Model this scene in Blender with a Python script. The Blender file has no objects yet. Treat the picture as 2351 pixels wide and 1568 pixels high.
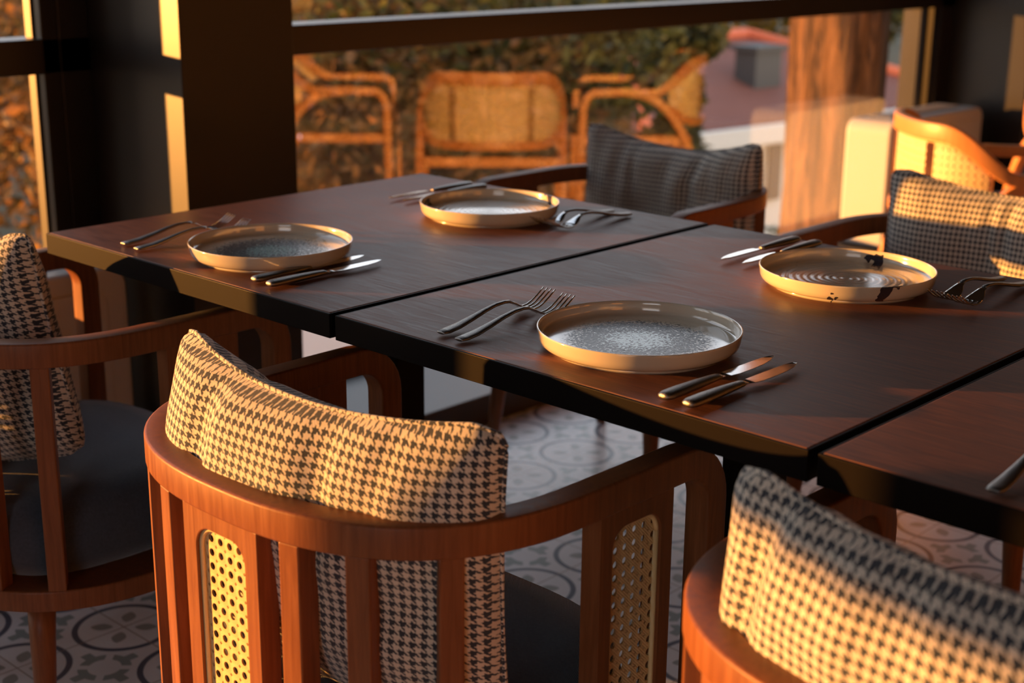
import bpy, math, random
from mathutils import Vector, Matrix, noise
random.seed(7)
sc = bpy.context.scene
COL = sc.collection

# ---------------------------------------------------------------- camera
def make_camera():
    yaw, pit, rol, f = 0.7505, 0.2827, 0.0092, 3325.12
    F = Vector((-math.sin(yaw)*math.cos(pit), math.cos(yaw)*math.cos(pit), -math.sin(pit)))
    r = Vector((math.cos(yaw), math.sin(yaw), 0)); u = r.cross(F)
    c, s = math.cos(rol), math.sin(rol)
    r, u = c*r + s*u, -s*r + c*u
    cd = bpy.data.cameras.new('camera'); co = bpy.data.objects.new('camera', cd); COL.objects.link(co)
    m = Matrix((r, u, -F)).transposed().to_4x4(); m.translation = Vector((1.3924, -1.1496, 0.485)); co.matrix_world = m
    cd.sensor_width = 36; cd.lens = 36*f/2351; cd.clip_start = .02; cd.clip_end = 400
    cd.dof.use_dof = True; cd.dof.focus_distance = 1.76; cd.dof.aperture_fstop = 4.6; cd.dof.aperture_blades = 0
    sc.camera = co
make_camera()
# ---------------------------------------------------------------- light and exposure
sc.view_settings.view_transform = 'Standard'; sc.view_settings.look = 'None'
sc.view_settings.exposure = 0.0; sc.view_settings.gamma = 1
sc.view_settings.use_curve_mapping = False
SUN_T, SUN_E = 0.77, math.radians(3.25)     # travel: +X, +Y*SUN_T, falling by the elevation
sd = bpy.data.lights.new('sun', 'SUN'); so = bpy.data.objects.new('sun', sd); COL.objects.link(so)
hd = Vector((1, SUN_T, 0)).normalized(); dv = Vector((hd.x*math.cos(SUN_E), hd.y*math.cos(SUN_E), -math.sin(SUN_E)))
so.rotation_euler = dv.to_track_quat('-Z', 'Y').to_euler(); so.location = (-6, -6, 4)
sd.energy = 20.0; sd.color = (1, .405, .082); sd.angle = math.radians(.6)
w = bpy.data.worlds.new('sky'); sc.world = w; w.use_nodes = True
nt = w.node_tree; nt.nodes.clear()
out = nt.nodes.new('ShaderNodeOutputWorld'); bg = nt.nodes.new('ShaderNodeBackground')
tc = nt.nodes.new('ShaderNodeTexCoord'); sx = nt.nodes.new('ShaderNodeSeparateXYZ'); cr = nt.nodes.new('ShaderNodeValToRGB')
nt.links.new(tc.outputs['Generated'], sx.inputs[0]); nt.links.new(sx.outputs['Z'], cr.inputs[0])
e = cr.color_ramp.elements; e[0].position = 0.0; e[0].color = (.95, .72, .52, 1); e[1].position = .9; e[1].color = (.27, .34, .48, 1)
n = cr.color_ramp.elements.new(.12); n.color = (.78, .76, .78, 1)
n = cr.color_ramp.elements.new(.35); n.color = (.60, .65, .74, 1)
nt.links.new(cr.outputs[0], bg.inputs[0]); bg.inputs[1].default_value = 3.0
nt.links.new(bg.outputs[0], out.inputs[0])

FLOOR = -0.73
# ---------------------------------------------------------------- material helpers
class M:
    def __init__(s, name):
        s.m = bpy.data.materials.new(name); s.m.use_nodes = True; s.t = s.m.node_tree
        s.b = s.t.nodes['Principled BSDF']; s.o = s.t.nodes['Material Output']
    def n(s, ty, **kw):
        x = s.t.nodes.new('ShaderNode'+ty)
        for k, v in kw.items(): setattr(x, k, v)
        return x
    def l(s, a, b): s.t.links.new(a, b)
    def val(s, sock, v):
        if hasattr(v, 'node'): s.l(v, sock)
        else: sock.default_value = v
    def math(s, op, a, b=0.0, c=0.0):
        x = s.n('Math', operation=op); s.val(x.inputs[0], a); s.val(x.inputs[1], b); s.val(x.inputs[2], c); return x.outputs[0]
    def mix(s, f, a, b):
        x = s.n('Mix', data_type='RGBA'); s.val(x.inputs[0], f); s.val(x.inputs[6], a); s.val(x.inputs[7], b); return x.outputs[2]
    def mp(s, v, a, b, c=0., d=1.):
        x = s.n('MapRange'); s.val(x.inputs[0], v); x.inputs[1].default_value = a; x.inputs[2].default_value = b
        x.inputs[3].default_value = c; x.inputs[4].default_value = d; return x.outputs[0]
    def coord(s, which='Object', scale=(1,1,1), rot=(0,0,0), loc=(0,0,0)):
        t = s.n('TexCoord'); mpn = s.n('Mapping'); s.l(t.outputs[which], mpn.inputs[0])
        mpn.inputs['Scale'].default_value = scale; mpn.inputs['Rotation'].default_value = rot; mpn.inputs['Location'].default_value = loc
        return mpn.outputs[0]
    def noise(s, co, scale, detail=3., rough=.5, dist=0.):
        x = s.n('TexNoise'); s.l(co, x.inputs['Vector']); x.inputs['Scale'].default_value = scale
        x.inputs['Detail'].default_value = detail; x.inputs['Roughness'].default_value = rough; x.inputs['Distortion'].default_value = dist
        return x.outputs[0]
    def bump(s, h, st, dist=.01):
        x = s.n('Bump'); x.inputs['Strength'].default_value = st; x.inputs['Distance'].default_value = dist
        s.l(h, x.inputs['Height']); s.l(x.outputs[0], s.b.inputs['Normal'])
    def set(s, **kw):
        for k, v in kw.items(): s.val(s.b.inputs[k.replace('_', ' ')], v)
def rgb(r, g, b): return (r, g, b, 1)
def simple(name, col, rough=.5, metal=0., spec=.5, bump=0, bs=200):
    m = M(name); m.set(Base_Color=rgb(*col), Roughness=rough, Metallic=metal); m.b.inputs['Specular IOR Level'].default_value = spec
    co = m.coord()
    nz = m.noise(co, bs, 3)
    m.val(m.b.inputs['Roughness'], m.mp(nz, .3, .7, rough*.97, min(1, rough*1.03)))
    if bump: m.bump(nz, bump, .002)
    return m.m
MAT = {}
def wood(name, c1, c2, rough, axis=0, sc_=1., bumpst=.06, coat=0., spec=.5):
    m = M(name); s = [26*sc_, 26*sc_, 26*sc_]; s[axis] = 1.6*sc_
    co = m.coord(scale=tuple(s))
    a = m.noise(co, 6, 5, .6, .6); b = m.noise(m.coord(scale=(2,2,2)), 2.2, 2)
    f = m.math('ADD', m.math('MULTIPLY', m.mp(a, .3, .72), .75), m.math('MULTIPLY', m.mp(b, .3, .7), .25))
    m.set(Base_Color=m.mix(f, rgb(*c1), rgb(*c2)), Roughness=m.mp(a, .3, .7, rough*.85, rough*1.15))
    m.b.inputs['Specular IOR Level'].default_value = spec
    if coat: m.b.inputs['Coat Weight'].default_value = coat; m.b.inputs['Coat Roughness'].default_value = .22
    m.bump(a, bumpst, .001)
    return m.m
MAT['chairwood'] = wood('stained_wood', (.14,.044,.014), (.26,.094,.034), .44, axis=2, bumpst=.03, spec=.24)
MAT['lightwood'] = wood('honey_wood', (.50,.20,.06), (.62,.27,.09), .42, axis=2, bumpst=.03)
MAT['table'] = wood('dark_oak_veneer', (.065,.025,.016), (.26,.108,.066), .47, axis=0, sc_=1.7, bumpst=.22, spec=.17)
MAT['black'] = simple('black_powder_coat', (.006,.0045,.004), .46, spec=.05)
MAT['blackmetal'] = simple('black_window_frame', (.009,.006,.004), .37, spec=.42)
MAT['ceiling'] = simple('dark_ceiling_paint', (.05,.045,.04), .9)
MAT['wall'] = simple('warm_wall_plaster', (.42,.30,.20), .9, bump=.1)
MAT['darkwall'] = simple('charcoal_wall_paint', (.035,.032,.03), .6)
MAT['acwhite'] = simple('white_enamel', (.52,.50,.46), .4, spec=.3)
MAT['acgrille'] = simple('grey_plastic', (.10,.095,.09), .5)
MAT['steel'] = simple('polished_steel', (.62,.60,.57), .10, 1.)
MAT['steelmatte'] = simple('hammered_steel', (.26,.245,.23), .34, 1., bump=.35, bs=700)
MAT['terrace'] = simple('terrace_stone', (.46,.42,.38), .8, bump=.2)
MAT['roof'] = wood('maroon_roof_tile', (.17,.050,.028), (.26,.085,.05), .8, axis=0, sc_=.1)
MAT['ridge'] = simple('orange_ridge_tile', (.75,.16,.06), .7)
MAT['plaster'] = simple('cream_plaster', (.62,.58,.52), .85)
MAT['shutter'] = simple('dark_shutter', (.06,.055,.05), .6)
MAT['palemetal'] = simple('pale_metal_roof', (.86,.88,.92), .5)
def navy():
    m = M('navy_upholstery'); co = m.coord(scale=(1,1,1))
    a = m.n('TexWave', wave_type='BANDS', bands_direction='DIAGONAL'); m.l(co, a.inputs[0]); a.inputs['Scale'].default_value = 260; a.inputs['Distortion'].default_value = 1.2
    nz = m.noise(co, 240, 2)
    m.set(Base_Color=m.mix(m.math('MULTIPLY', a.outputs[1], nz), rgb(.018,.027,.042), rgb(.10,.125,.16)), Roughness=.95)
    m.b.inputs['Sheen Weight'].default_value = .3; m.bump(a.outputs[1], .4, .0008); return m.m
MAT['navy'] = navy()
def houndstooth():
    m = M('houndstooth_fabric'); t = m.n('TexCoord'); s = m.n('SeparateXYZ'); m.l(t.outputs['UV'], s.inputs[0])
    P = .0102
    co = m.n('Mapping'); m.l(t.outputs['UV'], co.inputs[0]); co.inputs['Scale'].default_value = (60, 60, 60)
    wob = m.math('MULTIPLY', m.math('SUBTRACT', m.noise(co.outputs[0], 9, 2), .5), .16)
    x = m.math('ADD', m.math('DIVIDE', s.outputs[0], P), wob); y = m.math('ADD', m.math('DIVIDE', s.outputs[1], P), wob)
    bx = m.math('LESS_THAN', m.math('FRACT', x), .5); by = m.math('LESS_THAN', m.math('FRACT', y), .5)
    tw = m.math('LESS_THAN', m.math('FRACT', m.math('MULTIPLY', m.math('ADD', x, y), 2.0)), .5)
    c = m.math('ADD', m.math('MULTIPLY', bx, tw), m.math('MULTIPLY', by, m.math('SUBTRACT', 1.0, tw)))
    yarn = m.n('TexWave', wave_type='BANDS', bands_direction='DIAGONAL'); m.l(t.outputs['UV'], yarn.inputs[0])
    yarn.inputs['Scale'].default_value = 420; yarn.inputs['Distortion'].default_value = 2.
    lt = m.mix(yarn.outputs[1], rgb(.56,.49,.40), rgb(.80,.72,.61)); dk = m.mix(yarn.outputs[1], rgb(.012,.016,.024), rgb(.035,.045,.062))
    m.set(Base_Color=m.mix(c, lt, dk), Roughness=.95); m.b.inputs['Sheen Weight'].default_value = .25
    m.bump(yarn.outputs[1], .5, .0008); return m.m
MAT['hound'] = houndstooth()
def cane(name, pitch, r, col=(.78,.56,.28)):
    # woven cane: round openings on a square lattice with fine strands between; UV in metres
    m = M(name); t = m.n('TexCoord'); s = m.n('SeparateXYZ'); m.l(t.outputs['UV'], s.inputs[0])
    x = m.math('SUBTRACT', m.math('FRACT', m.math('DIVIDE', s.outputs[0], pitch)), .5)
    y = m.math('SUBTRACT', m.math('FRACT', m.math('DIVIDE', s.outputs[1], pitch)), .5)
    d = m.math('SQRT', m.math('ADD', m.math('MULTIPLY', x, x), m.math('MULTIPLY', y, y)))
    hole = m.math('LESS_THAN', d, r)
    x2 = m.math('SUBTRACT', m.math('FRACT', m.math('ADD', m.math('DIVIDE', s.outputs[0], pitch), .5)), .5)
    y2 = m.math('SUBTRACT', m.math('FRACT', m.math('ADD', m.math('DIVIDE', s.outputs[1], pitch), .5)), .5)
    d2 = m.math('ADD', m.math('ABSOLUTE', x2), m.math('ABSOLUTE', y2))
    small = m.math('MULTIPLY', m.math('LESS_THAN', d2, .13), m.math('GREATER_THAN', d2, .04))
    x3 = m.math('MINIMUM', m.math('ABSOLUTE', x), m.math('ABSOLUTE', x2))
    nz = m.noise(t.outputs['UV'], 900, 2)
    strand = m.mp(m.math('SINE', m.math('MULTIPLY', m.math('ADD', m.math('DIVIDE', s.outputs[0], pitch), m.math('DIVIDE', s.outputs[1], pitch)), 25.)), -1, 1, .75, 1.)
    base = m.mix(m.mp(nz, .3, .7), rgb(col[0]*.75,col[1]*.7,col[2]*.62), rgb(*col))
    m.set(Base_Color=base, Roughness=.5); m.val(m.b.inputs['Alpha'], m.math('SUBTRACT', 1.0, m.math('MAXIMUM', hole, small)))
    m.b.inputs['Subsurface Weight'].default_value = 0.0
    m.bump(m.math('ADD', strand, m.math('MULTIPLY', d, -1.5)), .8, .0012); return m.m
MAT['cane'] = cane('woven_cane', .0160, .27)
MAT['canefine'] = cane('woven_cane_fine', .021, .17, (.86,.66,.36))
MAT['canetrim'] = simple('cane_edging', (.78,.55,.26), .5)
def glass():
    m = M('window_glass'); m.t.nodes.remove(m.b)
    tr = m.n('BsdfTransparent'); gl = m.n('BsdfGlossy'); gl.inputs['Roughness'].default_value = 0.0; gl.inputs['Color'].default_value = (.95,.97,1,1)
    tr.inputs['Color'].default_value = (.96,.96,.95,1)
    g = m.n('NewGeometry'); dp = m.n('VectorMath', operation='DOT_PRODUCT'); m.l(g.outputs['Incoming'], dp.inputs[0]); m.l(g.outputs['Normal'], dp.inputs[1])
    c = m.math('SUBTRACT', 1.0, m.math('ABSOLUTE', dp.outputs['Value']))
    f = m.math('ADD', .072, m.math('MULTIPLY', m.math('POWER', c, 5.0), .915))     # coated double glazing
    mx = m.n('MixShader'); m.l(f, mx.inputs[0]); m.l(tr.outputs[0], mx.inputs[1]); m.l(gl.outputs[0], mx.inputs[2]); m.l(mx.outputs[0], m.o.inputs[0])
    return m.m
MAT['glass'] = glass()
def floor_mat():
    m = M('patterned_cement_tile'); T = .206
    t = m.n('TexCoord'); s = m.n('SeparateXYZ'); m.l(t.outputs['Object'], s.inputs[0])
    X = m.math('DIVIDE', m.math('SUBTRACT', s.outputs[0], -.703), T); Y = m.math('DIVIDE', m.math('SUBTRACT', s.outputs[1], 1.12), T)
    def near(v): return m.math('SUBTRACT', m.math('FRACT', m.math('ADD', v, .5)), .5)        # offset from nearest corner
    def mid(v): return m.math('SUBTRACT', m.math('FRACT', v), .5)                               # offset from tile centre
    def ln(a, b): return m.math('SQRT', m.math('ADD', m.math('MULTIPLY', a, a), m.math('MULTIPLY', b, b)))
    cx, cy = near(X), near(Y); r = ln(cx, cy); ax, ay = m.math('ABSOLUTE', cx), m.math('ABSOLUTE', cy)
    ring = m.math('LESS_THAN', m.math('ABSOLUTE', m.math('SUBTRACT', r, .41)), .026)
    # four petals on the diagonals inside the circle
    u = m.math('MULTIPLY', m.math('ADD', ax, ay), .7071); v = m.math('MULTIPLY', m.math('SUBTRACT', ax, ay), .7071)
    pet = m.math('LESS_THAN', m.math('ADD', m.math('POWER', m.math('ABSOLUTE', m.math('DIVIDE', m.math('SUBTRACT', u, .19), .095)), 1.5), m.math('POWER', m.math('ABSOLUTE', m.math('DIVIDE', v, .062)), 1.5)), 1.0)
    # tile centre: four curved leaves around a small core
    mx_, my_ = mid(X), mid(Y); rr = ln(mx_, my_); bx, by = m.math('ABSOLUTE', mx_), m.math('ABSOLUTE', my_)
    leaf = m.math('MULTIPLY', m.math('LESS_THAN', m.math('ABSOLUTE', m.math('SUBTRACT', rr, .175)), .040), m.math('GREATER_THAN', m.math('ABSOLUTE', m.math('SUBTRACT', bx, by)), .045))
    leaf2 = m.math('MULTIPLY', m.math('LESS_THAN', m.math('MINIMUM', bx, by), .045), m.math('MULTIPLY', m.math('GREATER_THAN', rr, .20), m.math('LESS_THAN', rr, .30)))
    notin = m.math('GREATER_THAN', r, .46)
    green = m.math('MULTIPLY', m.math('MAXIMUM', leaf, leaf2), notin)
    grout = m.math('LESS_THAN', m.math('MINIMUM', ax, ay), .006)
    co = m.coord(); nz = m.noise(co, 14, 4)
    base = m.mix(nz, rgb(.66,.655,.64), rgb(.78,.775,.76))
    c = m.mix(green, base, rgb(.27,.32,.30)); c = m.mix(pet, c, rgb(.30,.31,.28)); c = m.mix(ring, c, rgb(.085,.10,.135)); c = m.mix(grout, c, rgb(.30,.24,.19))
    m.set(Base_Color=c, Roughness=.30); m.bump(grout, .3, -.002); return m.m
MAT['floor'] = floor_mat()
def plate_mat(kind):
    m = M('plate_glaze_'+kind); co = m.coord(); s = m.n('SeparateXYZ'); m.l(co, s.inputs[0])
    r = m.math('SQRT', m.math('ADD', m.math('MULTIPLY', s.outputs[0], s.outputs[0]), m.math('MULTIPLY', s.outputs[1], s.outputs[1])))
    if kind == 'speckled':
        sp = m.noise(m.coord(), 330, 1, .5); sp2 = m.noise(m.coord(), 210, 2, .5)
        dens = m.math('MULTIPLY', m.mp(r, .020, .050), m.math('SUBTRACT', 1.0, m.mp(r, .066, .094)))
        dark = m.math('GREATER_THAN', m.math('ADD', sp, m.math('MULTIPLY', dens, .25)), .60)
        teal = m.math('SUBTRACT', 1.0, m.mp(r, .036, .066)); inn = m.math('SUBTRACT', 1.0, m.mp(r, .082, .098))
        c = m.mix(teal, rgb(.56,.50,.40), rgb(.25,.40,.38))
        c = m.mix(m.math('MULTIPLY', dark, inn), c, rgb(.015,.017,.022))
        m.set(Base_Color=c, Roughness=m.mp(r, .078, .10, .34, .12))
        m.val(m.b.inputs['Coat Weight'], m.math('SUBTRACT', 1.0, m.math('MULTIPLY', inn, m.math('ADD', .45, m.math('MULTIPLY', dark, .5)))))
        m.b.inputs['Coat Roughness'].default_value = .08; m.b.inputs['Coat IOR'].default_value = 1.6
        m.bump(m.math('MULTIPLY', sp2, inn), .7, .0012)
    else:
        ang = m.math('ARCTAN2', s.outputs[1], s.outputs[0])
        nz = m.noise(m.coord(), 16, 4, .6)
        wv = m.math('SINE', m.math('ADD', m.math('MULTIPLY', r, 620.), m.math('ADD', ang, m.math('MULTIPLY', nz, 5.))))
        c = m.mix(nz, rgb(.27,.23,.17), rgb(.44,.38,.29)); c = m.mix(m.mp(r, .098, .112), c, rgb(.60,.53,.40))
        st = m.noise(m.coord(scale=(1.0, .22, 1.), rot=(0,0,.5)), 26, 3, .5)
        dk = m.math('MULTIPLY', m.math('GREATER_THAN', st, .655), m.math('GREATER_THAN', r, .045))
        c = m.mix(dk, c, rgb(.035,.03,.04))
        m.set(Base_Color=c, Roughness=.16); m.b.inputs['Coat Weight'].default_value = .7; m.b.inputs['Coat Roughness'].default_value = .06; m.bump(m.math('MULTIPLY', wv, m.math('SUBTRACT', 1.0, m.mp(r, .075, .10))), .42, .0011)
    return m.m
MAT['plate1'] = plate_mat('speckled'); MAT['plate2'] = plate_mat('swirled')
def leafmat(name, c1, c2):
    m = M(name); oi = m.n('NewGeometry'); rnd = oi.outputs['Random Per Island']
    c = m.mix(rnd, rgb(*c1), rgb(*c2)); m.set(Base_Color=c, Roughness=.6)
    tl = m.n('BsdfTranslucent'); m.l(c, tl.inputs[0]); mx = m.n('MixShader'); mx.inputs[0].default_value = .45
    m.l(m.b.outputs[0], mx.inputs[1]); m.l(tl.outputs[0], mx.inputs[2]); m.l(mx.outputs[0], m.o.inputs[0]); return m.m
MAT['leafbrown'] = leafmat('autumn_leaves', (.06,.048,.012), (.34,.15,.035))
MAT['leafgreen'] = leafmat('green_leaves', (.028,.045,.010), (.22,.17,.028))
MAT['leafyellow'] = leafmat('yellow_green_leaves', (.06,.07,.012), (.40,.32,.04))
MAT['leafsunlit'] = leafmat('sunlit_brown_leaves', (.12,.075,.02), (.50,.27,.07))  # lighter leaf colour stands in for sunlight on the left edge tree
MAT['grass'] = simple('rough_grass', (.035,.035,.012), .95, bump=.5, bs=8)
def bark():
    m = M('fissured_bark'); co = m.coord(scale=(7,7,.75)); a = m.noise(co, 3.2, 6, .62, .8)
    m.set(Base_Color=m.mix(m.mp(a, .35, .62), rgb(.018,.008,.004), rgb(.27,.135,.062)), Roughness=.9); m.bump(a, 1., .09); return m.m
MAT['bark'] = bark()

# ---------------------------------------------------------------- mesh helpers
def obj(name, verts, faces, mat, parent=None, smooth=False, bevel=0., seg=2, uv=None, subsurf=0):
    me = bpy.data.meshes.new(name); me.from_pydata([tuple(v) for v in verts], [], faces); me.update()
    if uv is not None:
        l = me.uv_layers.new(name='UVMap')
        for lp in me.loops: l.data[lp.index].uv = uv[lp.vertex_index]
    me.materials.append(MAT[mat])
    o = bpy.data.objects.new(name, me); COL.objects.link(o)
    if parent: o.parent = parent
    if smooth:
        for p in me.polygons: p.use_smooth = True
    if subsurf:
        md = o.modifiers.new('s', 'SUBSURF'); md.levels = subsurf; md.render_levels = subsurf
    if bevel:
        md = o.modifiers.new('b', 'BEVEL'); md.width = bevel; md.segments = seg; md.limit_method = 'ANGLE'; md.angle_limit = math.radians(40)
        md.harden_normals = False
    return o
def box(x0, x1, y0, y1, z0, z1):
    v = [(x0,y0,z0),(x1,y0,z0),(x1,y1,z0),(x0,y1,z0),(x0,y0,z1),(x1,y0,z1),(x1,y1,z1),(x0,y1,z1)]
    f = [(0,3,2,1),(4,5,6,7),(0,1,5,4),(1,2,6,5),(2,3,7,6),(3,0,4,7)]
    return v, f
def boxes(lst):
    V, Fc = [], []
    for b in lst:
        v, f = box(*b) if len(b) == 6 else b
        k = len(V); V += v; Fc += [tuple(i+k for i in q) for q in f]
    return V, Fc
def empty(name, loc=(0,0,0), rz=0):
    o = bpy.data.objects.new(name, None); COL.objects.link(o); o.location = loc; o.rotation_euler = (0,0,rz); o.empty_display_size = .1
    return o
def tag(o, label=None, cat=None, group=None, kind=None):
    if label: o['label'] = label
    if cat: o['category'] = cat
    if group: o['group'] = group
    if kind: o['kind'] = kind
    return o
def struct(name, vf, mat, label=None, bevel=0.):
    o = obj(name, vf[0], vf[1], mat, bevel=bevel); tag(o, label, None, None, 'structure'); return o
def copy_tree(o, parent=None):
    c = o.copy(); COL.objects.link(c)
    if parent: c.parent = parent
    for ch in [k for k in bpy.data.objects if k.parent == o]: copy_tree(ch, c)
    return c
def sweep(path, lats, w, h, closed=False):
    """rectangle w (along lateral) x h swept along path"""
    V, Fc = [], []; n = len(path)
    for i, p in enumerate(path):
        p = Vector(p); t = (Vector(path[min(i+1,n-1)])-Vector(path[max(i-1,0)])).normalized(); L = Vector(lats[i]).normalized()
        N = t.cross(L).normalized()
        ww = w[i] if isinstance(w, list) else w; hh = h[i] if isinstance(h, list) else h
        for a, b in ((-1,-1),(1,-1),(1,1),(-1,1)): V.append(p + L*(a*ww/2) + N*(b*hh/2))
    for i in range(n-1):
        for k in range(4): a = i*4+k; b = i*4+(k+1)%4; Fc.append((a, b, b+4, a+4))
    Fc.append((3,2,1,0)); e = (n-1)*4; Fc.append((e,e+1,e+2,e+3))
    return V, Fc
def tube(path, rad, n=12, ref=Vector((0,0,1))):
    V, Fc = [], []; m = len(path)
    for i, p in enumerate(path):
        p = Vector(p); t = (Vector(path[min(i+1,m-1)])-Vector(path[max(i-1,0)])).normalized()
        a = t.cross(ref); a = a.normalized() if a.length > .01 else t.cross(Vector((1,0,0))).normalized(); b = t.cross(a)
        r = rad[i] if isinstance(rad, (list,tuple)) else rad
        for k in range(n): q = 2*math.pi*k/n; V.append(p + a*(r*math.cos(q)) + b*(r*math.sin(q)))
    for i in range(m-1):
        for k in range(n): a = i*n+k; b = i*n+(k+1)%n; Fc.append((a, b, b+n, a+n))
    Fc.append(tuple(range(n))[::-1]); Fc.append(tuple(range((m-1)*n, m*n)))
    return V, Fc
def lathe(prof, n=64):
    V, Fc = [], []
    for r, z in prof:
        for k in range(n): a = 2*math.pi*k/n; V.append((r*math.cos(a), r*math.sin(a), z))
    for i in range(len(prof)-1):
        for k in range(n): a = i*n+k; b = i*n+(k+1)%n; Fc.append((a, b, b+n, a+n))
    Fc.append(tuple(range(n))[::-1]); e = (len(prof)-1)*n; Fc.append(tuple(range(e, e+n)))
    return V, Fc

# ---------------------------------------------------------------- the room
CEIL = 1.95
struct('floor', box(-1.0, 5.2, -4.2, 6.6, FLOOR-.05, FLOOR), 'floor', 'pale cement tile floor with dark circles and grey petals')
struct('ceiling', box(-1.5, 5.2, -4.2, 6.6, CEIL, CEIL+.08), 'ceiling', 'dark painted ceiling')
struct('wall_right', box(5.2, 5.3, -4.2, 6.6, FLOOR, CEIL), 'wall', 'warm plaster wall on the right of the room')
struct('wall_back', box(-1.5, 5.3, 6.6, 6.7, FLOOR, CEIL), 'darkwall', 'charcoal wall at the far end')
struct('wall_front', boxes([(-1.5, 5.3, -4.3, -4.2, FLOOR, FLOOR+.5), (-1.5, 5.3, -4.3, -4.2, 1.75, CEIL), (-1.5, 1.5, -4.3, -4.2, FLOOR+.5, 1.75), (3.4, 5.3, -4.3, -4.2, FLOOR+.5, 1.75)]), 'darkwall', 'charcoal wall behind the camera with an opening added for fill light')  # unseen opening, added so skylight fills in from behind the camera
# window wall along Y: frame face X=-1.38, glass X=-1.45, pilasters to X=-1.05
GX = -1.45
struct('baseboard_left', boxes([(-1.50, -1.0, -4.2, 6.6, FLOOR-.05, FLOOR+.075)]), 'blackmetal', 'low black plinth running under the window wall', .004)
struct('wall_left', boxes([(-1.52,-1.38, -4.2,6.6, 1.75, CEIL)]), 'blackmetal', 'black lintel over the window wall')
struct('trim_1', box(-1.46, -1.05, .51, .79, FLOOR+.075, CEIL), 'blackmetal', 'black pilaster behind the far left corner of the tables', .002)
struct('trim_2', box(-1.46, -1.05, 4.41, 4.70, FLOOR+.075, CEIL), 'blackmetal', 'black pilaster at the far right behind the white heater', .002)
struct('trim_3', box(-1.46, -1.05, -3.30, -3.02, FLOOR+.075, CEIL), 'blackmetal', 'black pilaster behind the camera', .002)
def window(n, y0, y1, stiles, label, panels=(), steps=()):
    fz0, fz1 = FLOOR+.075, 1.75
    r = empty('window_%d' % n, (GX, (y0+y1)/2, fz0)); tag(r, label, None, None, 'structure')
    def rel(b): return (b[0]-GX, b[1]-GX, b[2]-(y0+y1)/2, b[3]-(y0+y1)/2, b[4]-fz0, b[5]-fz0)
    bars = [rel((-1.49,-1.38, y0, y1, fz0, fz0+.03)), rel((-1.49,-1.38, y0, y1, fz1-.05, fz1))]
    bars += [rel((-1.49,-1.38, a, b, fz0, fz1)) for a, b in panels] + [rel((p[0],p[1],p[2],p[3],fz0,fz1)) for p in steps]
    v, f = boxes(bars); obj('window_frame', v, f, 'blackmetal', r, bevel=.002)
    v, f = box(*rel((-1.475,-1.38, y0, y1, .172, .243))); obj('transom', v, f, 'blackmetal', r, bevel=.002)
    for a, b in stiles:
        v, f = boxes([rel((-1.485,-1.41, a, b, fz0, fz1)), rel((-1.41,-1.40, a+.008, b-.008, fz0, fz1))]); obj('stile', v, f, 'blackmetal', r, bevel=.0015)
    v, f = box(*rel((GX-.004, GX, y0, y1, fz0+.02, fz1-.04))); obj('pane', v, f, 'glass', r)
window(1, -3.02, .51, [(-1.80,-1.745), (-2.5,-2.44)], 'black framed floor to ceiling window at the left edge', [(.44,.51), (-1.25,-1.02), (-3.02,-2.92)], [(-1.402,-1.38,.40,.44), (-1.455,-1.425,.405,.44)])  # first stile and wide middle panel are unseen, placed for their shadows
window(2, .79, 4.41, [(4.192,4.245)], 'large black framed window with trees and a red roof beyond', [(.79,1.05), (4.30,4.41)])
window(3, 4.70, 6.6, [], 'black framed window beyond the far pilaster', [(4.70,4.80)])

# ---------------------------------------------------------------- outside
def leaf_cloud(name, blobs, n, size, mat, parent, seed):
    rnd = random.Random(seed); V, Fc = [], []
    for i in range(n):
        c, R = blobs[rnd.randrange(len(blobs))]
        while True:
            d = Vector((rnd.uniform(-1,1), rnd.uniform(-1,1), rnd.uniform(-1,1)))
            if .25 < d.length < 1: break
        d = d*(d.length**-.45)
        p = Vector(c) + Vector((d.x*R[0], d.y*R[1], d.z*R[2]))
        s = size*rnd.uniform(.6, 1.35)
        a = Vector((rnd.gauss(0,1), rnd.gauss(0,1), rnd.gauss(0,.7))).normalized(); b = a.orthogonal().normalized()
        b = (Matrix.Rotation(rnd.uniform(0, 6.28), 3, a) @ b); k = len(V); nn = a.cross(b)
        V += [p-a*s*.5, p+b*s*.24+nn*s*.08, p+a*s*.5, p-b*s*.24+nn*s*.08]; Fc += [(k,k+1,k+2,k+3)]
    return obj(name, V, Fc, mat, parent)
def P(px, D):
    """ground point seen in picture column px at horizontal distance D"""
    az = .7505 - math.atan((px-1175.5)/3325.12); return Vector((1.3924 - D*math.sin(az), -1.1496 + D*math.cos(az), 0))
GZ = -4.2
def tree(px, D, zc, blobs, n, size, mat, label, seed, tr=.12):
    b = P(px, D); r = empty('tree', (b.x, b.y, GZ)); tag(r, label, 'tree', 'trees beyond the window')
    h = zc - GZ
    V, Fc = tube([(0,0,0),(.05,.02,h*.4),(.0,-.05,h*.8),(.04,.03,h*1.05)], [tr*1.3,tr,tr*.8,tr*.3], 10); obj('trunk', V, Fc, 'bark', r, True)
    BV, BF = [], []
    rnd = random.Random(seed)
    for (c, R) in blobs:
        s = Vector((0,0,h*.75)); e_ = Vector((c[0], c[1], c[2]+h)); m_ = s.lerp(e_, .5)+Vector((rnd.uniform(-.15,.15), rnd.uniform(-.15,.15), -.08))
        v, f = tube([s, m_, e_], [tr*.55, tr*.35, tr*.12], 7); k = len(BV); BV += v; BF += [tuple(i+k for i in q) for q in f]
    obj('branches', BV, BF, 'bark', r, True)
    leaf_cloud('foliage', [((c[0],c[1],c[2]+h), R) for c, R in blobs], n, size, mat, r, seed)
    return r
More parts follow.
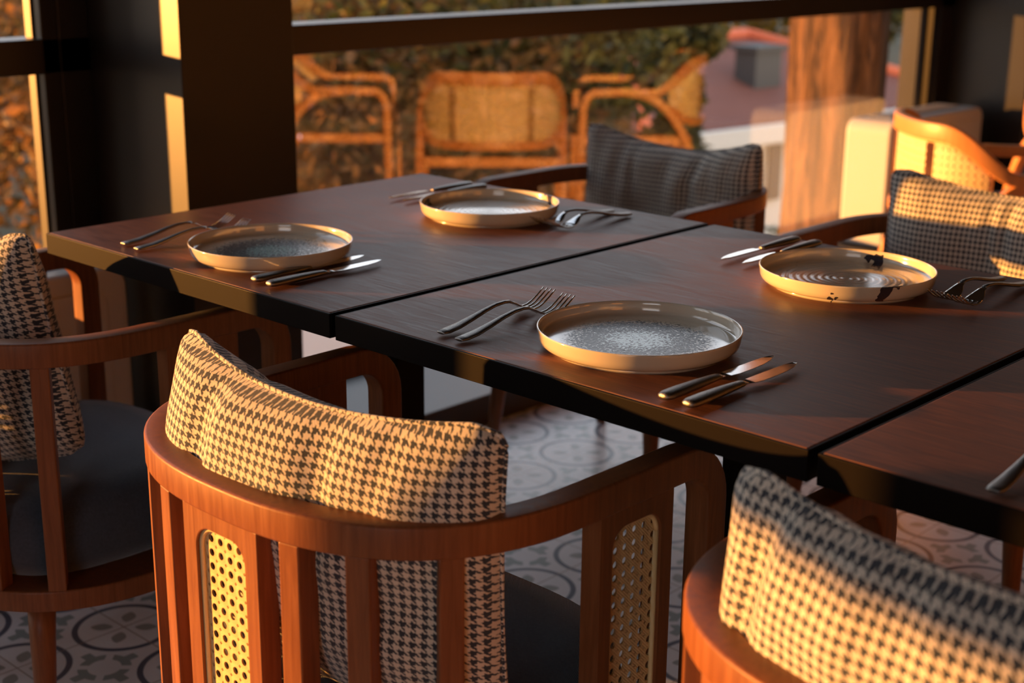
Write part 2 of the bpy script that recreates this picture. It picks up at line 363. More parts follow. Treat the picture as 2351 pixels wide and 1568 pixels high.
def blobs(seed, k, sx_, sz_, R):
    rnd = random.Random(seed); return [((rnd.uniform(-sx_,sx_), rnd.uniform(-sx_,sx_), rnd.uniform(-sz_,sz_)), (R*rnd.uniform(.7,1.2),)*2+(R*rnd.uniform(.6,.95),)) for _ in range(k)]
tree(-110, 9.6, -.9, blobs(1, 9, .8, 1.1, .85), 8500, .10, 'leafsunlit', 'brown leaved tree seen through the glass at the left edge of the photo', 1)
tree(560, 8.5, -.6, blobs(2, 9, 1.0, .9, .8), 9000, .10, 'leafbrown', 'brown leaved tree beside the left pilaster, beyond the big window', 2)
tree(830, 9.5, -.75, blobs(3, 10, .9, 1.0, .75), 8500, .10, 'leafbrown', 'rust brown tree just right of the left pilaster beyond the glass', 3)
tree(890, 7.4, -1.35, blobs(14, 4, .22, .4, .3), 1500, .09, 'leafyellow', 'small yellow green tree low behind the reflected left chair', 14, .05)
tree(1060, 8.6, -.85, blobs(4, 9, .65, .9, .6), 8000, .10, 'leafgreen', 'dark green tree in the middle of the big window', 4)
tree(1330, 9.4, -.35, blobs(5, 6, .5, .45, .45), 2600, .10, 'leafgreen', 'tall green tree at the top of the window left of the red roof', 5)
tree(1390, 8.0, -1.3, blobs(6, 8, .35, .5, .40), 5000, .09, 'leafbrown', 'low brown green tree behind the far left cushion', 6)
tree(1575, 9.0, -.75, blobs(7, 6, .10, .8, .22), 2800, .09, 'leafgreen', 'narrow green tree against the left end of the red roof', 7, .08)
tree(950, 20, .4, blobs(8, 10, 3.2, .8, 1.5), 7000, .24, 'leafbrown', 'broad brown tree far behind the others, filling the top left of the window', 8)
tree(1480, 24, .3, blobs(9, 10, 3.2, .7, 1.5), 7000, .26, 'leafgreen', 'broad green tree far behind the red roofed house', 9)
tree(1850, 26, .3, blobs(10, 9, 3.0, .8, 1.5), 6000, .26, 'leafgreen', 'broad green tree far behind the thick sunlit trunk', 10)
tree(200, 17, .2, blobs(11, 10, 3.0, 1.2, 1.6), 7000, .22, 'leafbrown', 'broad brown tree far off beyond the left edge window', 11)
# hillside ground
def hill():
    V, Fc = [], []; N = 28
    for i in range(N+1):
        for j in range(N+1):
            x = -1.9 - 70*(i/N)**1.6; y = -30 + 90*j/N; z = GZ + max(0, -x-14)*.035 + noise.noise(Vector((x*.1, y*.1, 0)))*.3 - (0 if x < -4 else .1)
            V.append((x, y, z))
    for i in range(N):
        for j in range(N): a = i*(N+1)+j; Fc.append((a, a+1, a+N+2, a+N+1))
    o = obj('ground', V, Fc, 'grass', smooth=True); tag(o, 'dark grassy hillside falling away outside the window', 'ground', None, 'structure')
hill()
tr_ = struct('trim_4', boxes([(-2.45,-1.50,-4.2,3.9,FLOOR-.22,FLOOR-.06)]), 'terrace', 'pale stone terrace slab outside the window', .01)
struct('trim_5', box(-1.66,-1.60,.132,.205,FLOOR-.06,CEIL), 'blackmetal', 'slim black post added out of view outside the window to shade the pilaster')  # unseen post added to trim the strip of sun on the pilaster
# sunlit trunk just outside
def big_trunk():
    b = P(1908, 6.5); V, Fc = [], []; n, m = 56, 60; z0, z1 = GZ, 2.6
    for j in range(m):
        z = z0 + (z1-z0)*j/(m-1)
        for k in range(n):
            a = 2*math.pi*k/n; q = noise.noise(Vector((math.cos(a)*3.2, math.sin(a)*3.2, z*.55))) + .5*noise.noise(Vector((math.cos(a)*8, math.sin(a)*8, z*1.3)))
            r = .20 + .035*q + .05*max(0, -(z+2.5)); V.append((r*math.cos(a), r*math.sin(a), z-z0))
    for j in range(m-1):
        for k in range(n): a = j*n+k; c = j*n+(k+1)%n; Fc.append((a, c, c+n, a+n))
    Fc.append(tuple(range((m-1)*n, m*n)))
    r = empty('tree', (b.x, b.y, z0)); tag(r, 'thick sunlit tree trunk just outside the window beside the white heater', 'tree')
    obj('trunk', V, Fc, 'bark', r, True)
    leaf_cloud('foliage', [((0,0,7.4),(1.5,1.5,.7))], 3500, .12, 'leafgreen', r, 33)
big_trunk()
# red roofed house
def house():
    a = P(1480, 13.6); r = empty('house', (a.x, a.y, GZ), math.radians(83.2)); tag(r, 'cream house with a maroon hipped roof and dark shutters beyond the trees', 'house')
    g = -GZ; ez, rz_ = g-1.44, g-.80; L, D = 5.5, 4.0
    obj('wall', *box(.25, L-.25, .25, D-.25, 0, ez), 'plaster', r)
    V = [(0,0,ez),(L,0,ez),(L,D,ez),(0,D,ez),(1.7,2,rz_),(3.65,2,rz_),(0,0,ez-.12),(L,0,ez-.12),(L,D,ez-.12),(0,D,ez-.12)]
    obj('roof', V, [(0,1,5,4),(1,2,5),(2,3,4,5),(3,0,4),(6,7,1,0),(7,8,2,1),(8,9,3,2),(9,6,0,3),(9,8,7,6)], 'roof', r)
    obj('gutter', *box(0, L, -.07, 0, ez-.22, ez-.02), 'plaster', r, bevel=.02)
    A = Vector((1.7,2,rz_+.03)); B = Vector((3.65,2,rz_+.03))
    obj('ridge_tiles', *boxes([tube([A, B], .07, 8), tube([B, Vector((L,0,ez+.03))], .07, 8), tube([A, Vector((0,0,ez+.03))], .06, 8)]), 'ridge', r, True)
    obj('chimney', *box(2.32,2.74,.70,1.0,ez+.1,ez+.62), 'shutter', r, bevel=.01)
    obj('chimney_cap', *box(2.27,2.79,.65,1.05,ez+.62,ez+.67), 'shutter', r)
    for x in (.95, 1.50, 1.97, 2.75, 3.5, 4.3):
        wf = obj('window', *box(x+.03, x+.27, .22, .27, ez-.90, ez-.26), 'plaster', r)
        obj('shutter', *box(x+.05, x+.25, .19, .23, ez-.87, ez-.29), 'shutter', wf)
house()
def shed(px, D, z, L, rz, label):
    b = P(px, D); r = empty('building', (b.x, b.y, GZ), rz); tag(r, label, 'building')
    h = z-GZ
    obj('wall', *box(-L/2, L/2, -1.2, 1.2, 0, h-.7), 'plaster', r)
    V = [(-L/2-.2,-1.4,h-.75),(L/2+.2,-1.4,h-.75),(L/2+.2,1.4,h-.05),(-L/2-.2,1.4,h-.05)]; V += [(a,b_,c+.08) for a,b_,c in V]
    obj('roof', V, [(3,2,1,0),(4,5,6,7),(0,1,5,4),(1,2,6,5),(2,3,7,6),(3,0,4,7)], 'palemetal', r)
shed(850, 15, -.95, 1.3, .7, 'pale metal roofed building showing between the leaves left of centre')
shed(1440, 25, -1.2, 2.7, .75, 'pale metal roofed building showing between the leaves left of the red roof')
shed(1165, 21, -1.1, 1.2, .6, 'small pale roofed building glinting behind the middle tree')
r = empty('shrub', (*P(1765, 8.3)[:2], GZ)); tag(r, 'round green shrub below the cream house', 'shrub')
leaf_cloud('foliage', [((0,0,2.65),(.4,.4,.38)), ((.3,.3,2.4),(.45,.45,.5)), ((-.2,-.2,2.2),(.45,.45,.6))], 3000, .07, 'leafgreen', r, 61)
obj('stem', *tube([(0,0,0),(.02,0,1.2),(0,0,2.4)], [.06,.05,.02], 8), 'bark', r, True)

# ---------------------------------------------------------------- tables
def table(x0, label):
    W, D = .70, .825
    r = empty('dining_table', (x0, 0, FLOOR)); tag(r, label, 'table', 'dark wood tables in a row'); H = -FLOOR
    obj('tabletop', *box(.0036, W-.0036, .0036, D-.0036, H-.030, H), 'table', r, bevel=.0012)
    e_ = .0035
    obj('edge_band', *boxes([(0,W,0,e_,H-.033,H-.0006),(0,W,D-e_,D,H-.033,H-.0006),(0,e_,e_,D-e_,H-.033,H-.0006),(W-e_,W,e_,D-e_,H-.033,H-.0006),(.0,W,.0,D,H-.0335,H-.031)]), 'black', r, bevel=.0011, seg=3)
    px_ = .375
    for y in (.10, D-.15): obj('under_frame', *box(px_-.18,px_+.18,y,y+.05,H-.045,H-.0335), 'black', r, bevel=.002)
    obj('under_frame', *box(px_-.03,px_+.03,.15,D-.15,H-.045,H-.0335), 'black', r, bevel=.002)
    obj('pedestal', *box(px_-.032,px_+.032,D/2-.032,D/2+.032,.012,H-.045), 'black', r, bevel=.003)
    obj('base_plate', *box(px_-.20,px_+.20,D/2-.20,D/2+.20,0,.012), 'black', r, bevel=.003)
table(-.70, 'leftmost dark wood table, end of the row by the window')
table(.0106, 'middle dark wood table holding the sharpest blue speckled plate')
table(.7212, 'rightmost dark wood table, cut off by the right edge of the photo')

# ---------------------------------------------------------------- table chairs
A_, B_ = .2755, .2495      # centreline half sizes of the rail
NEXP = 2.5
def rail_plan(th):
    """th 0 = straight right side ... pi/2 = middle of back (y negative) ... pi = left"""
    c, s = math.cos(th), math.sin(th)
    x = A_*math.copysign(abs(c)**(2/NEXP), c); y = -B_*abs(s)**(2/NEXP)
    nx = math.copysign(abs(x/A_)**(NEXP-1), x)/A_; ny = -(abs(y/B_)**(NEXP-1))/B_
    n_ = Vector((nx, ny, 0)).normalized(); return Vector((x, y, 0)), n_
RT = -.075-FLOOR           # rail top above floor
RH = .036
RING = -.445-FLOOR
def cushioned_chair(parts_only=False):
    r = empty('armchair')
    zc = RT-RH/2; yf = .218; rr = .055
    path, lat = [], []
    for sgn in (1, -1):
        seq = []
        seq.append((Vector((sgn*A_, yf, RING-.02)), Vector((sgn,0,0))))
        seq.append((Vector((sgn*A_, yf, zc-rr-.05)), Vector((sgn,0,0))))
        for k in range(9):
            a = math.pi/2*k/8; seq.append((Vector((sgn*A_, yf-rr+rr*math.cos(a), zc-rr+rr*math.sin(a))), Vector((sgn,0,0))))
        seq.append((Vector((sgn*A_, .08, zc)), Vector((sgn,0,0))))
        if sgn == 1:
            for p, l in seq: path.append(p); lat.append(l)
            for k in range(49):
                th = math.pi*k/48; p, n_ = rail_plan(th); path.append(Vector((p.x, p.y, zc))); lat.append(n_)
        else:
            for p, l in seq[::-1]: path.append(p); lat.append(l)
    # keep lateral sign continuous (outward)
    V, Fc = sweep(path, lat, .034, RH); obj('top_rail', V, Fc, 'chairwood', r, True, .0035, 3)
    # seat ring
    V, Fc = [], []; N = 64
    outl, inl = [], []
    for k in range(41):
        th = math.pi*k/40; p, n_ = rail_plan(th); outl.append(p+n_*.016); inl.append(p-n_*.060)
    outl = [Vector((A_+.016,.20,0))]+outl+[Vector((-A_-.016,.20,0))]; inl = [Vector((A_-.060,.15,0))]+inl+[Vector((-A_+.060,.15,0))]
    m = len(outl)
    for z in (RING-.032, RING):
        for q in outl: V.append((q.x, q.y, z))
        for q in inl: V.append((q.x, q.y, z))
    for i in range(m-1):
        Fc += [(2*m+i, 2*m+i+1, 3*m+i+1, 3*m+i), (i+1, i, m+i, m+i+1), (i, i+1, 2*m+i+1, 2*m+i), (m+i+1, m+i, 3*m+i, 3*m+i+1)]
    Fc += [(0, m, 3*m, 2*m), (m, 0, 2*m, 3*m)][:1] + [(m-1, 3*m-1, 4*m-1, 2*m-1)]
    # front rail closing the ring
    k = len(V); v, f = box(-A_-.016, A_+.016, .15, .20, RING-.032, RING); V += v; Fc += [tuple(i+k for i in q) for q in f]
    obj('seat_frame', V, Fc, 'chairwood', r, False, .003, 2)
    # cushion
    V, Fc = [], []; n = 72; prof = [(.80,0),(.93,.006),(.975,.03),(.985,.06),(.96,.093),(.90,.112),(.70,.121),(.35,.125),(.02,.126)]
    for s_, z in prof:
        for i in range(n):
            a = 2*math.pi*i/n; c, s2 = math.cos(a), math.sin(a)
            V.append((.245*s_*math.copysign(abs(c)**.6, c), -.005+.222*s_*math.copysign(abs(s2)**.6, s2), RING+z))
    for j in range(len(prof)-1):
        for i in range(n): a = j*n+i; b = j*n+(i+1)%n; Fc.append((a, b, b+n, a+n))
    Fc.append(tuple(range(n))[::-1]); Fc.append(tuple(range((len(prof)-1)*n, len(prof)*n)))
    obj('seat_cushion', V, Fc, 'navy', r, True)
    # slats
    for sgn in (1,-1):
        for th in (.60, .98, 1.27):
            p, n_ = rail_plan(th if sgn == 1 else math.pi-th)
            t_ = Vector((-n_.y, n_.x, 0)); pp = p
            V = []
            for z in (RING-.001, RT-RH+.001):
                for a, b in ((-.5,-.5),(.5,-.5),(.5,.5),(-.5,.5)): q = pp + n_*(a*.030) + t_*(b*.026); V.append((q.x, q.y, z))
            obj('slat', V, box(0,1,0,1,0,1)[1], 'chairwood', r, False, .002, 2)
    # cane panels: centre back and both arms
    def panel(cen, out, half, oh):
        t_ = Vector((-out.y, out.x, 0)); z0, z1 = RING-.001, RT-RH+.001; zo0, zo1 = z0+.035, z1-.022
        rc = .024; N = 8; inner = []
        for cx, cz, a0 in ((oh-rc, zo1-rc, 0), (-oh+rc, zo1-rc, 90), (-oh+rc, zo0+rc, 180), (oh-rc, zo0+rc, 270)):
            for k in range(N+1): a = math.radians(a0+90*k/N); inner.append((cx+rc*math.cos(a), cz+rc*math.sin(a)))
        outer = []
        zm, = ((z0+z1)/2,)
        for (u, z) in inner:
            du, dz = u, z-zm; kx = half/abs(du) if du else 9; kz = ((z1-z0)/2)/abs(dz) if dz else 9; k = min(kx, kz); outer.append((du*k, zm+dz*k))
        # snap to corners
        for ci, (ux, uz) in enumerate(((half,z1),(-half,z1),(-half,z0),(half,z0))):
            j = min(range(len(outer)), key=lambda i: (outer[i][0]-ux)**2+(outer[i][1]-uz)**2); outer[j] = (ux, uz)
        V, Fc = [], []; m = len(inner); th_ = .013
        for d in (-th_, th_):
            for ring in (outer, inner):
                for u, z in ring: q = cen + t_*u + out*d; V.append((q.x, q.y, z))
        for i in range(m):
            j = (i+1) % m
            Fc += [(i, j, m+j, m+i)[::-1], (2*m+i, 2*m+j, 3*m+j, 3*m+i), (i, j, 2*m+j, 2*m+i), (m+j, m+i, 3*m+i, 3*m+j)]
        pn = obj('back_panel', V, Fc, 'chairwood', r, False, .0015, 2)
        V, Fc, U = [], [], []
        for d in (.002, .0045):
            for u, z in inner: q = cen + t_*u + out*d; V.append((q.x, q.y, z)); U.append((u+.0075*11, z))
        Fc += [tuple(range(m))[::-1], tuple(range(m, 2*m))]
        obj('cane_insert', V, Fc, 'cane', pn, uv=U)
        pth = [cen + t_*(u*.975) + out*.0065 + Vector((0,0,zm+(z-zm)*.992)) for u, z in inner] ; pth.append(pth[0])
        obj('cane_edging', *tube(pth, .0032, 6, ref=out), 'canetrim', pn, True)
    panel(Vector((0, -B_+.001, 0)), Vector((0,-1,0)), .064, .042)
    panel(Vector((A_, .075, 0)), Vector((1,0,0)), .063, .042)
    panel(Vector((-A_, .075, 0)), Vector((-1,0,0)), .063, .042)
    for x, y in ((.215,.175),(-.215,.175),(.195,-.165),(-.195,-.165)):
        sx_ = math.copysign(1, x); sy_ = math.copysign(1, y)
        obj('leg', *tube([(x,y,RING-.031),(x+sx_*.006,y+sy_*.006,.2),(x+sx_*.022,y+sy_*.022,0)], [.021,.019,.012], 20, ref=Vector((0,1,0))), 'chairwood', r, True)
    return r
proto = cushioned_chair()
CH = [((.2225,-.078), 0, 'near side chair whose curved back and lit cane panel fill the lower middle'),
      ((-.622,-.040), 0, 'near side chair at the left edge with a navy seat showing between its slats'),
      ((.966,-.033), 0, 'near side chair at the bottom right corner, only its curved top rail showing'),
      ((-.590,1.355), math.pi, 'far side chair behind the back left plate, in front of the window'),
      ((.230,1.320), math.pi, 'far side chair at the right, its dark arm in front of the white heater')]
for i, (xy, rz, lb) in enumerate(CH):
    o = proto if i == 0 else copy_tree(proto)
    o.location = (xy[0], xy[1], FLOOR); o.rotation_euler = (0,0,rz); tag(o, lb, 'chair', 'wood and cane armchairs around the tables')

# ---------------------------------------------------------------- cushions
def pillow(cx, cy, rz, label, seed, W=.52, H=.345, T=.150, lean=.06, R=.75, zc=-.150, roll=0., yo=-.175, sag=.014):
    r = empty('cushion', (cx, cy, zc-H/2), rz); tag(r, label, 'cushion', 'houndstooth cushions on the chairs')
    nu, nv = 60, 44; V, Fc, U = [], [], []
    rnd = random.Random(seed)
    folds = [(rnd.uniform(-.85,.85), rnd.uniform(.04,.09), rnd.uniform(.004,.011), rnd.uniform(-.5,.5)) for _ in range(8)]
    cr_, sr_ = math.cos(roll), math.sin(roll)
    def pt(i, j, side):
        u = -1+2*i/nu; v = -1+2*j/nv
        ex = 1-.03*(1-v*v)*abs(u)**3; ez = 1-.055*(1-u*u)*(abs(v)**3)
        q = max(0, abs(u)+abs(v)-1.86); ex *= 1-.25*q; ez *= 1-.5*q
        x = u*W/2*ex; z = v*H/2*ez
        th = (max(0,1-abs(u)**3.2)**.55)*(max(0,1-abs(v)**3.0)**.55)
        y = side*T/2*th
        for fu, fw, fa, fs in folds:
            dd = (u-fu-fs*(1-v)*.25)/fw; y += -side*fa*math.exp(-dd*dd)*max(0,min(1,(v+.35)))*th**.5
        y += .012*th*noise.noise(Vector((u*2.2+seed, v*2.2, side)))
        if v > 0: z -= sag*v*(1-u*u)
        xr, zr = x*cr_-z*sr_, x*sr_+z*cr_
        a = xr/R; rad = R - y
        X = rad*math.sin(a); Y = R - rad*math.cos(a)
        Y -= lean*zr
        return Vector((X, Y+yo, zr+H/2)), (x, z)
    for side in (-1, 1):
        for j in range(nv+1):
            for i in range(nu+1):
                p, uv_ = pt(i, j, side); V.append(p); U.append((uv_[0]+.002, uv_[1]) if side == 1 else (uv_[0], uv_[1]))
    S = (nu+1)*(nv+1)
    for j in range(nv):
        for i in range(nu):
            a = j*(nu+1)+i; Fc.append((a, a+1, a+nu+2, a+nu+1)); b = a+S; Fc.append((b+nu+1, b+nu+2, b+1, b))
    obj('cover', V, Fc, 'hound', r, True, uv=U)
    rim = [pt(i,0,1)[0] for i in range(nu)]+[pt(nu,j,1)[0] for j in range(nv)]+[pt(nu-i,nv,1)[0] for i in range(nu)]+[pt(0,nv-j,1)[0] for j in range(nv)]
    rim.append(rim[0])
    v, f = tube(rim, .0030, 6); obj('seam', v, f, 'hound', r, True, uv=[(q[0], q[2]) for q in v])
    return r
pillow(.2360, -.078, .045, 'sunlit houndstooth cushion in the lower middle chair, nearest in sharp view', 3, W=.505, R=.60, yo=-.165, roll=-.03, zc=-.146)
pillow(-.735, -.040, 0, 'shaded houndstooth cushion at the left edge of the photo', 5, roll=.30, yo=-.115, zc=-.19, lean=-.05, T=.17)
pillow(1.000, -.033, 0, 'blurred houndstooth cushion at the bottom right corner', 8, zc=-.125, roll=-.03)
pillow(-.590, 1.355, math.pi, 'shaded grey houndstooth cushion in front of the window', 13, W=.50, sag=.040, zc=-.138)
pillow(.275, 1.290, math.pi, 'sunlit houndstooth cushion on the far chair at the right edge', 21, W=.50, sag=.030, zc=-.132, yo=-.125)

# ---------------------------------------------------------------- plates
def plate(x, y, mat, label, rz, R=.1215):
    r = empty('dinner_plate', (x, y, 0), rz); tag(r, label, 'plate', 'rimmed plates on the tables')
    k = R/.1215
    prof = [(.086,.0002),(.0865,.0034),(.106,.0037),(.1135,.0058),(.1178,.0098),(.1196,.0150),(.1206,.0225),(.1213,.0256),(.1211,.0268),(.1200,.0272),(.1191,.0264),(.1186,.0225),(.1182,.0165),(.1172,.0128),(.1150,.0110),(.110,.0103),(.080,.0100),(.04,.0100),(.0005,.0100)]
    o = obj('dish', *lathe([(a*k, b) for a, b in prof], 96), mat, r, True)
    V, Fc = lathe([(.099*k,.0),(.104*k,.0),(.1055*k,.0042),(.099*k,.0042)], 96)
    obj('foot_ring', V, Fc[:-2], mat, r, True)
plate(.379, .157, 'plate1', 'cream plate with icy blue speckled centre, sharpest and nearest', .3)
plate(-.309, .147, 'plate1', 'cream plate with teal centre beside the left end of the table row', 1.9)
plate(-.297, .603, 'plate2', 'taupe swirled plate at the back of the leftmost table', 2.2, .119)
plate(.392, .606, 'plate2', 'taupe swirled plate with dark streaks in front of the right hand far chair', .4)

# ---------------------------------------------------------------- cutlery (local: handle end at y=0, business end at +y, lying on z=0)
def strip(sec, nseg=8):
    """sec: (y, halfwidth, z, halfthick); lens shaped cross sections"""
    V, Fc = [], []; n = nseg
    for y, hw, z, ht in sec:
        for k in range(n): a = 2*math.pi*k/n; V.append((hw*math.cos(a), y, z+ht*math.sin(a)))
    for i in range(len(sec)-1):
        for k in range(n): a = i*n+k; b = i*n+(k+1)%n; Fc.append((b, a, a+n, b+n))
    Fc.append(tuple(range(n))); e_ = (len(sec)-1)*n; Fc.append(tuple(range(e_, e_+n))[::-1])
    return V, Fc
def make_fork():
    r = empty('fork')
    obj('handle', *strip([(0,.0055,.0042,.0012),(.0012,.0072,.0042,.0024),(.010,.0088,.0042,.0030),(.030,.0082,.0062,.0030),(.055,.0064,.0110,.0028),(.080,.0046,.0165,.0026),(.100,.0036,.0198,.0024),(.116,.0034,.0205,.0022),(.126,.0038,.0195,.0021)], 12), 'steelmatte', r, True)
    sec = [(.124,.0038,.0196,.0019),(.133,.0058,.0165,.0016),(.141,.0098,.0120,.0012),(.149,.0120,.0082,.0010),(.156,.0126,.0060,.0010)]
    V, Fc = strip(sec, 12)
    parts = [(V, Fc)]
    for i in range(4):
        cx = -.0103+.00687*i; w_ = .0023
        ps = [(.154,.0063),(.163,.0046),(.172,.0052),(.182,.0085),(.192,.0135),(.200,.0185),(.205,.0220)]
        v, f = strip([(y, w_*(1-.55*j/6), z, .0013*(1-.4*j/6)) for j, (y, z) in enumerate(ps)], 8)
        v = [(a+cx*(1-.04*(b-.154)/.05), b, c) for a, b, c in v]; parts.append((v, f))
    V, Fc = boxes(parts); obj('head', V, Fc, 'steel', r, True)
    return r
def make_knife():
    r = empty('table_knife')
    obj('handle', *strip([(0,.0050,.0062,.0020),(.002,.0078,.0062,.0042),(.008,.0098,.0062,.0052),(.030,.0098,.0062,.0056),(.060,.0080,.0062,.0052),(.085,.0062,.0062,.0044),(.098,.0058,.0062,.0036),(.102,.0050,.0062,.0024)], 14), 'steelmatte', r, True)
    # blade, flat on its side: wider than the handle, one straight and one curved edge
    sec = [(.100,-.0035,.0045),(.108,-.0042,.0048),(.113,-.0050,.0085),(.125,-.0052,.0108),(.150,-.0052,.0112),(.175,-.0052,.0100),(.192,-.0046,.0070),(.203,-.0030,.0030),(.2085,-.0008,.0008)]
    V, Fc = [], []
    for y, a, b in sec:
        z = .0055+.0006*(y>.11); V += [(a, y, z-.0010), (b, y, z-.0003), (b, y, z+.0003), (a, y, z+.0010)]
    for i in range(len(sec)-1):
        for k in range(4): p, q = i*4+k, i*4+(k+1)%4; Fc.append((q, p, p+4, q+4))
    Fc += [(0,1,2,3), tuple(range(len(V)-4, len(V)))[::-1]]
    obj('blade', V, Fc, 'steel', r, False, .0004, 1)
    return r
fk, kn = make_fork(), make_knife()
pi = math.pi
FORKS = [(.177,.026,.03,'outer fork of the two left of the nearest blue speckled plate'),
         (.214,.020,.02,'inner fork touching the rim of the nearest blue speckled plate'),
         (-.525,.030,.0,'outer fork of the two left of the teal centred plate'),
         (-.480,.024,-.02,'inner fork touching the rim of the teal centred plate'),
         (-.168,.775,pi+.02,'inner fork right of the back plate on the leftmost table'),
         (-.130,.776,pi-.02,'outer fork right of the back plate on the leftmost table'),
         (.536,.788,pi,'inner fork at the far right, beside the dark streaked plate'),
         (.574,.782,pi-.03,'outer fork at the far right edge beyond the dark streaked plate'),
         (.890,.014,.03,'fork handle at the right edge on the rightmost table')]
KN = [(.524,.014,.0,'inner knife right of the nearest blue speckled plate'),
      (.557,.012,.0,'outer knife nearest the edge, right of the blue speckled plate'),
      (-.193,.026,.03,'inner knife right of the teal centred plate'),
      (-.157,.024,.01,'outer knife right of the teal centred plate'),
      (-.518,.782,pi,'outer knife left of the back plate on the leftmost table'),
      (-.484,.785,pi,'inner knife half hidden by the back plate on the leftmost table'),
      (.190,.800,pi,'outer knife left of the dark streaked plate'),
      (.228,.800,pi,'inner knife half hidden by the dark streaked plate')]
for src, lst, cat, grp in ((fk, FORKS, 'fork', 'steel forks laid on the tables'), (kn, KN, 'knife', 'steel knives laid on the tables')):
    for i, (x, y, rz, lb) in enumerate(lst):
        o = src if i == 0 else copy_tree(src)
        o.location = (x, y, .0006); o.rotation_euler = (0,0,rz); tag(o, lb, cat, grp)

# ---------------------------------------------------------------- heaters (fan coils) along the window wall
def heater(y0, y1, top, label):
    r = empty('heater', (-1.25, y0, FLOOR)); tag(r, label, 'heater', 'white heaters under the window wall')
    L = y1-y0; H = top-FLOOR; h0 = .078
    # rounded box shell
    V, Fc = [], []; n = 8; rc = .045
    prof = []
    for cy, cz, a0 in ((L-rc, H-rc, 0), (rc, H-rc, 90)):
        for k in range(n+1): a = math.radians(a0+90*k/n); prof.append((cy+rc*math.cos(a), cz+rc*math.sin(a)))
    prof += [(0, h0), (L, h0)]
    m = len(prof)
    for x in (-.085, .10):
        for y, z in prof: V.append((x, y, z))
    for i in range(m): j = (i+1) % m; Fc.append((i, j, m+j, m+i))
    Fc += [tuple(range(m))[::-1], tuple(range(m, 2*m))]
    obj('casing', V, Fc, 'acwhite', r, False, .012, 4)
    obj('feet', *boxes([(-.07,.07,.05,.10,.076,.085),(-.07,.07,L-.10,L-.05,.076,.085)]), 'acgrille', r)
    V2, F2 = [], []
    q = [(y*(1-.13)+L*.065, h0+.05+(z-h0)*.80) for y, z in prof]
    for x in (.098, .106):
        for y, z in q: V2.append((x, y, z))
    for i in range(m): j = (i+1) % m; F2.append((i, j, m+j, m+i))
    F2 += [tuple(range(m))[::-1], tuple(range(m, 2*m))]
    obj('front_panel', V2, F2, 'acwhite', r, False, .003, 2)
    sl = [(-.045, .045, .09, L-.09, H-.004, H+.002)]
    g_ = obj('top_grille', *boxes(sl), 'acgrille', r)
    obj('grille_slat', *boxes([(-.043+.018*i, -.036+.018*i, .09, L-.09, H+.001, H+.005) for i in range(5)]), 'acwhite', g_)
heater(3.55, 4.27, -.195, 'white floor heater lit on its side, at the right end of the big window')
heater(-.36, .42, -.195, 'white floor heater low behind the left edge chair')

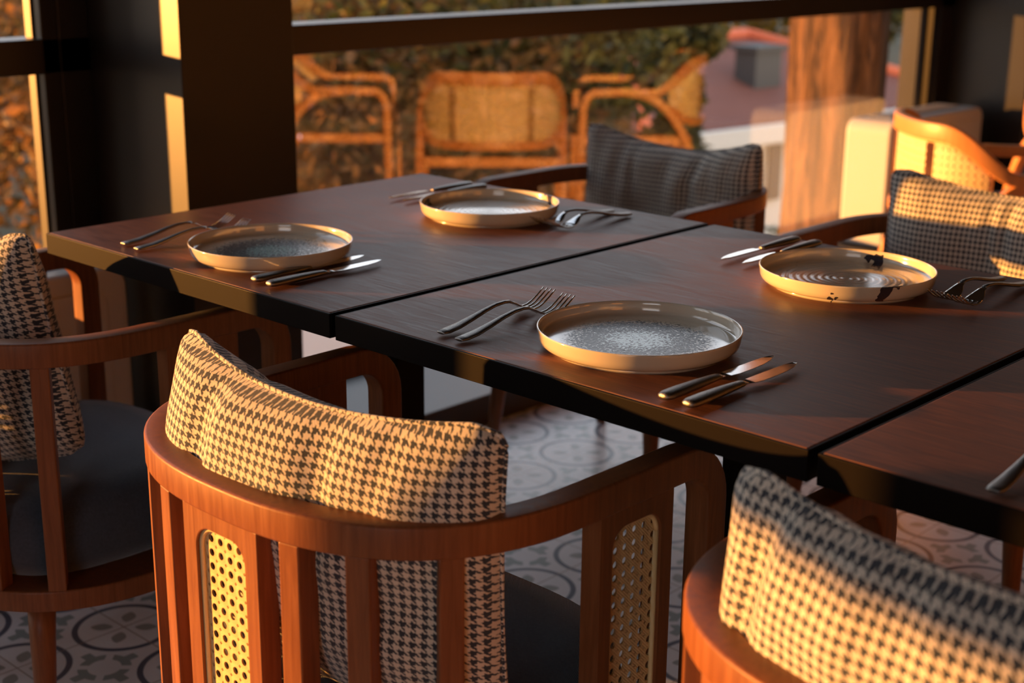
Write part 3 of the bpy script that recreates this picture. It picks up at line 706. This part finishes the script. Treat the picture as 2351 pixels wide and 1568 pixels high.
# ---------------------------------------------------------------- cane lounge chairs round the far table
def lounge_chair():
    r = empty('cane_back_chair')
    a, b = .27, .27; top, arm, low = .665, .545, .42
    def plan(th): c, s = math.cos(th), math.sin(th); return Vector((a*math.copysign(abs(c)**.85, c), -b*abs(s)**.85-.0, 0)), Vector((c, -s, 0))
    path, lat, hts, wds = [], [], [], []
    for sgn in (1,-1):
        seq = [(Vector((sgn*a, .26, 0)), .032), (Vector((sgn*a, .25, arm-.06)), .034), (Vector((sgn*a, .235, arm-.02)), .036), (Vector((sgn*a, .21, arm)), .036), (Vector((sgn*a, .08, arm+.004)), .036)]
        if sgn == 1:
            for p, h in seq: path.append(p); lat.append(Vector((1,0,0))); hts.append(h)
            for k in range(41):
                th = math.pi*k/40; p, n_ = plan(th); s = math.sin(th); q = max(0, min(1, (s-.05)/.75)); q = q*q*(3-2*q)
                path.append(Vector((p.x, p.y, arm+(top-arm)*q))); lat.append(n_); hts.append(.036+.012*q)
        else:
            for p, h in seq[::-1]: path.append(p); lat.append(Vector((-1,0,0))); hts.append(h)
    obj('top_rail', *sweep(path, lat, .030, hts), 'lightwood', r, True, .005, 3)
    # cane surface and lower back rail
    V, Fc, U = [], [], []; N = 40; K = 6; lp, ll = [], []
    for k in range(N+1):
        th = math.pi*(.10+.80*k/N); p, n_ = plan(th); s = math.sin(th); q = max(0, min(1, (s-.05)/.75)); q = q*q*(3-2*q)
        zt = arm+(top-arm)*q-.02; zl = low+(arm-low-.03)*(1-q)**1.3
        lp.append(Vector((p.x, p.y, zl))); ll.append(n_)
        for j in range(K+1): z = zl+(zt-zl)*j/K; V.append((p.x, p.y, z)); U.append((k/N*.66, z))
    for k in range(N):
        for j in range(K): q = k*(K+1)+j; Fc.append((q, q+1, q+K+2, q+K+1))
    cp = obj('cane_back', V, Fc, 'canefine', r, True, uv=U); md = cp.modifiers.new('t', 'SOLIDIFY'); md.thickness = .003
    obj('lower_rail', *sweep(lp, ll, .026, .032), 'lightwood', r, True, .004, 2)
    for th in (1.08, math.pi-1.08):
        for dt in (-.03, .03):
            p, n_ = plan(th+dt); p = p+n_*.004
            obj('cane_seam', *tube([(p.x,p.y,low+.01),(p.x,p.y,top-.03)], .0035, 6, ref=Vector((0,1,0))), 'chairwood', r, True)
    # arched rear legs, from the arm round and down to the floor behind
    for sgn in (1,-1):
        pts = []
        for k in range(13):
            t_ = k/12; y = .06-.30*math.sin(t_*math.pi/2)**1.0; z = arm*(1-(1-math.cos(t_*math.pi/2))**1.05); pts.append(Vector((sgn*(a-.002), y, z)))
        obj('leg', *sweep(pts, [Vector((1,0,0))]*13, .030, .036), 'lightwood', r, True, .004, 2)
        obj('leg', *sweep([Vector((sgn*a,.26,0)), Vector((sgn*a,.252,.30))], [Vector((1,0,0))]*2, .028, .030), 'lightwood', r, True, .003, 2)
    obj('seat_frame', *box(-.255,.255,-.20,.245,.33,.37), 'lightwood', r, bevel=.006)
    obj('seat_cushion', *box(-.24,.24,-.19,.24,.37,.43), 'navy', r, bevel=.02, seg=4)
    return r
lc = lounge_chair()
fac = math.atan2(-.69, .72)
LC = [((-.44,2.86), fac, 'honey wood chair with a bright sunlit cane back at the right edge'),
      ((.50,2.86), fac+math.pi/2, 'honey wood cane chair seen only as the leftmost reflection in the window'),
      ((-.44,3.76), fac-math.pi/2, 'honey wood cane chair whose rail just enters at the right edge of the photo')]
for i, (xy, rz, lb) in enumerate(LC):
    o = lc if i == 0 else copy_tree(lc); o.location = (xy[0], xy[1], FLOOR); o.rotation_euler = (0,0,rz); tag(o, lb, 'chair', 'honey wood cane chairs near the far window')
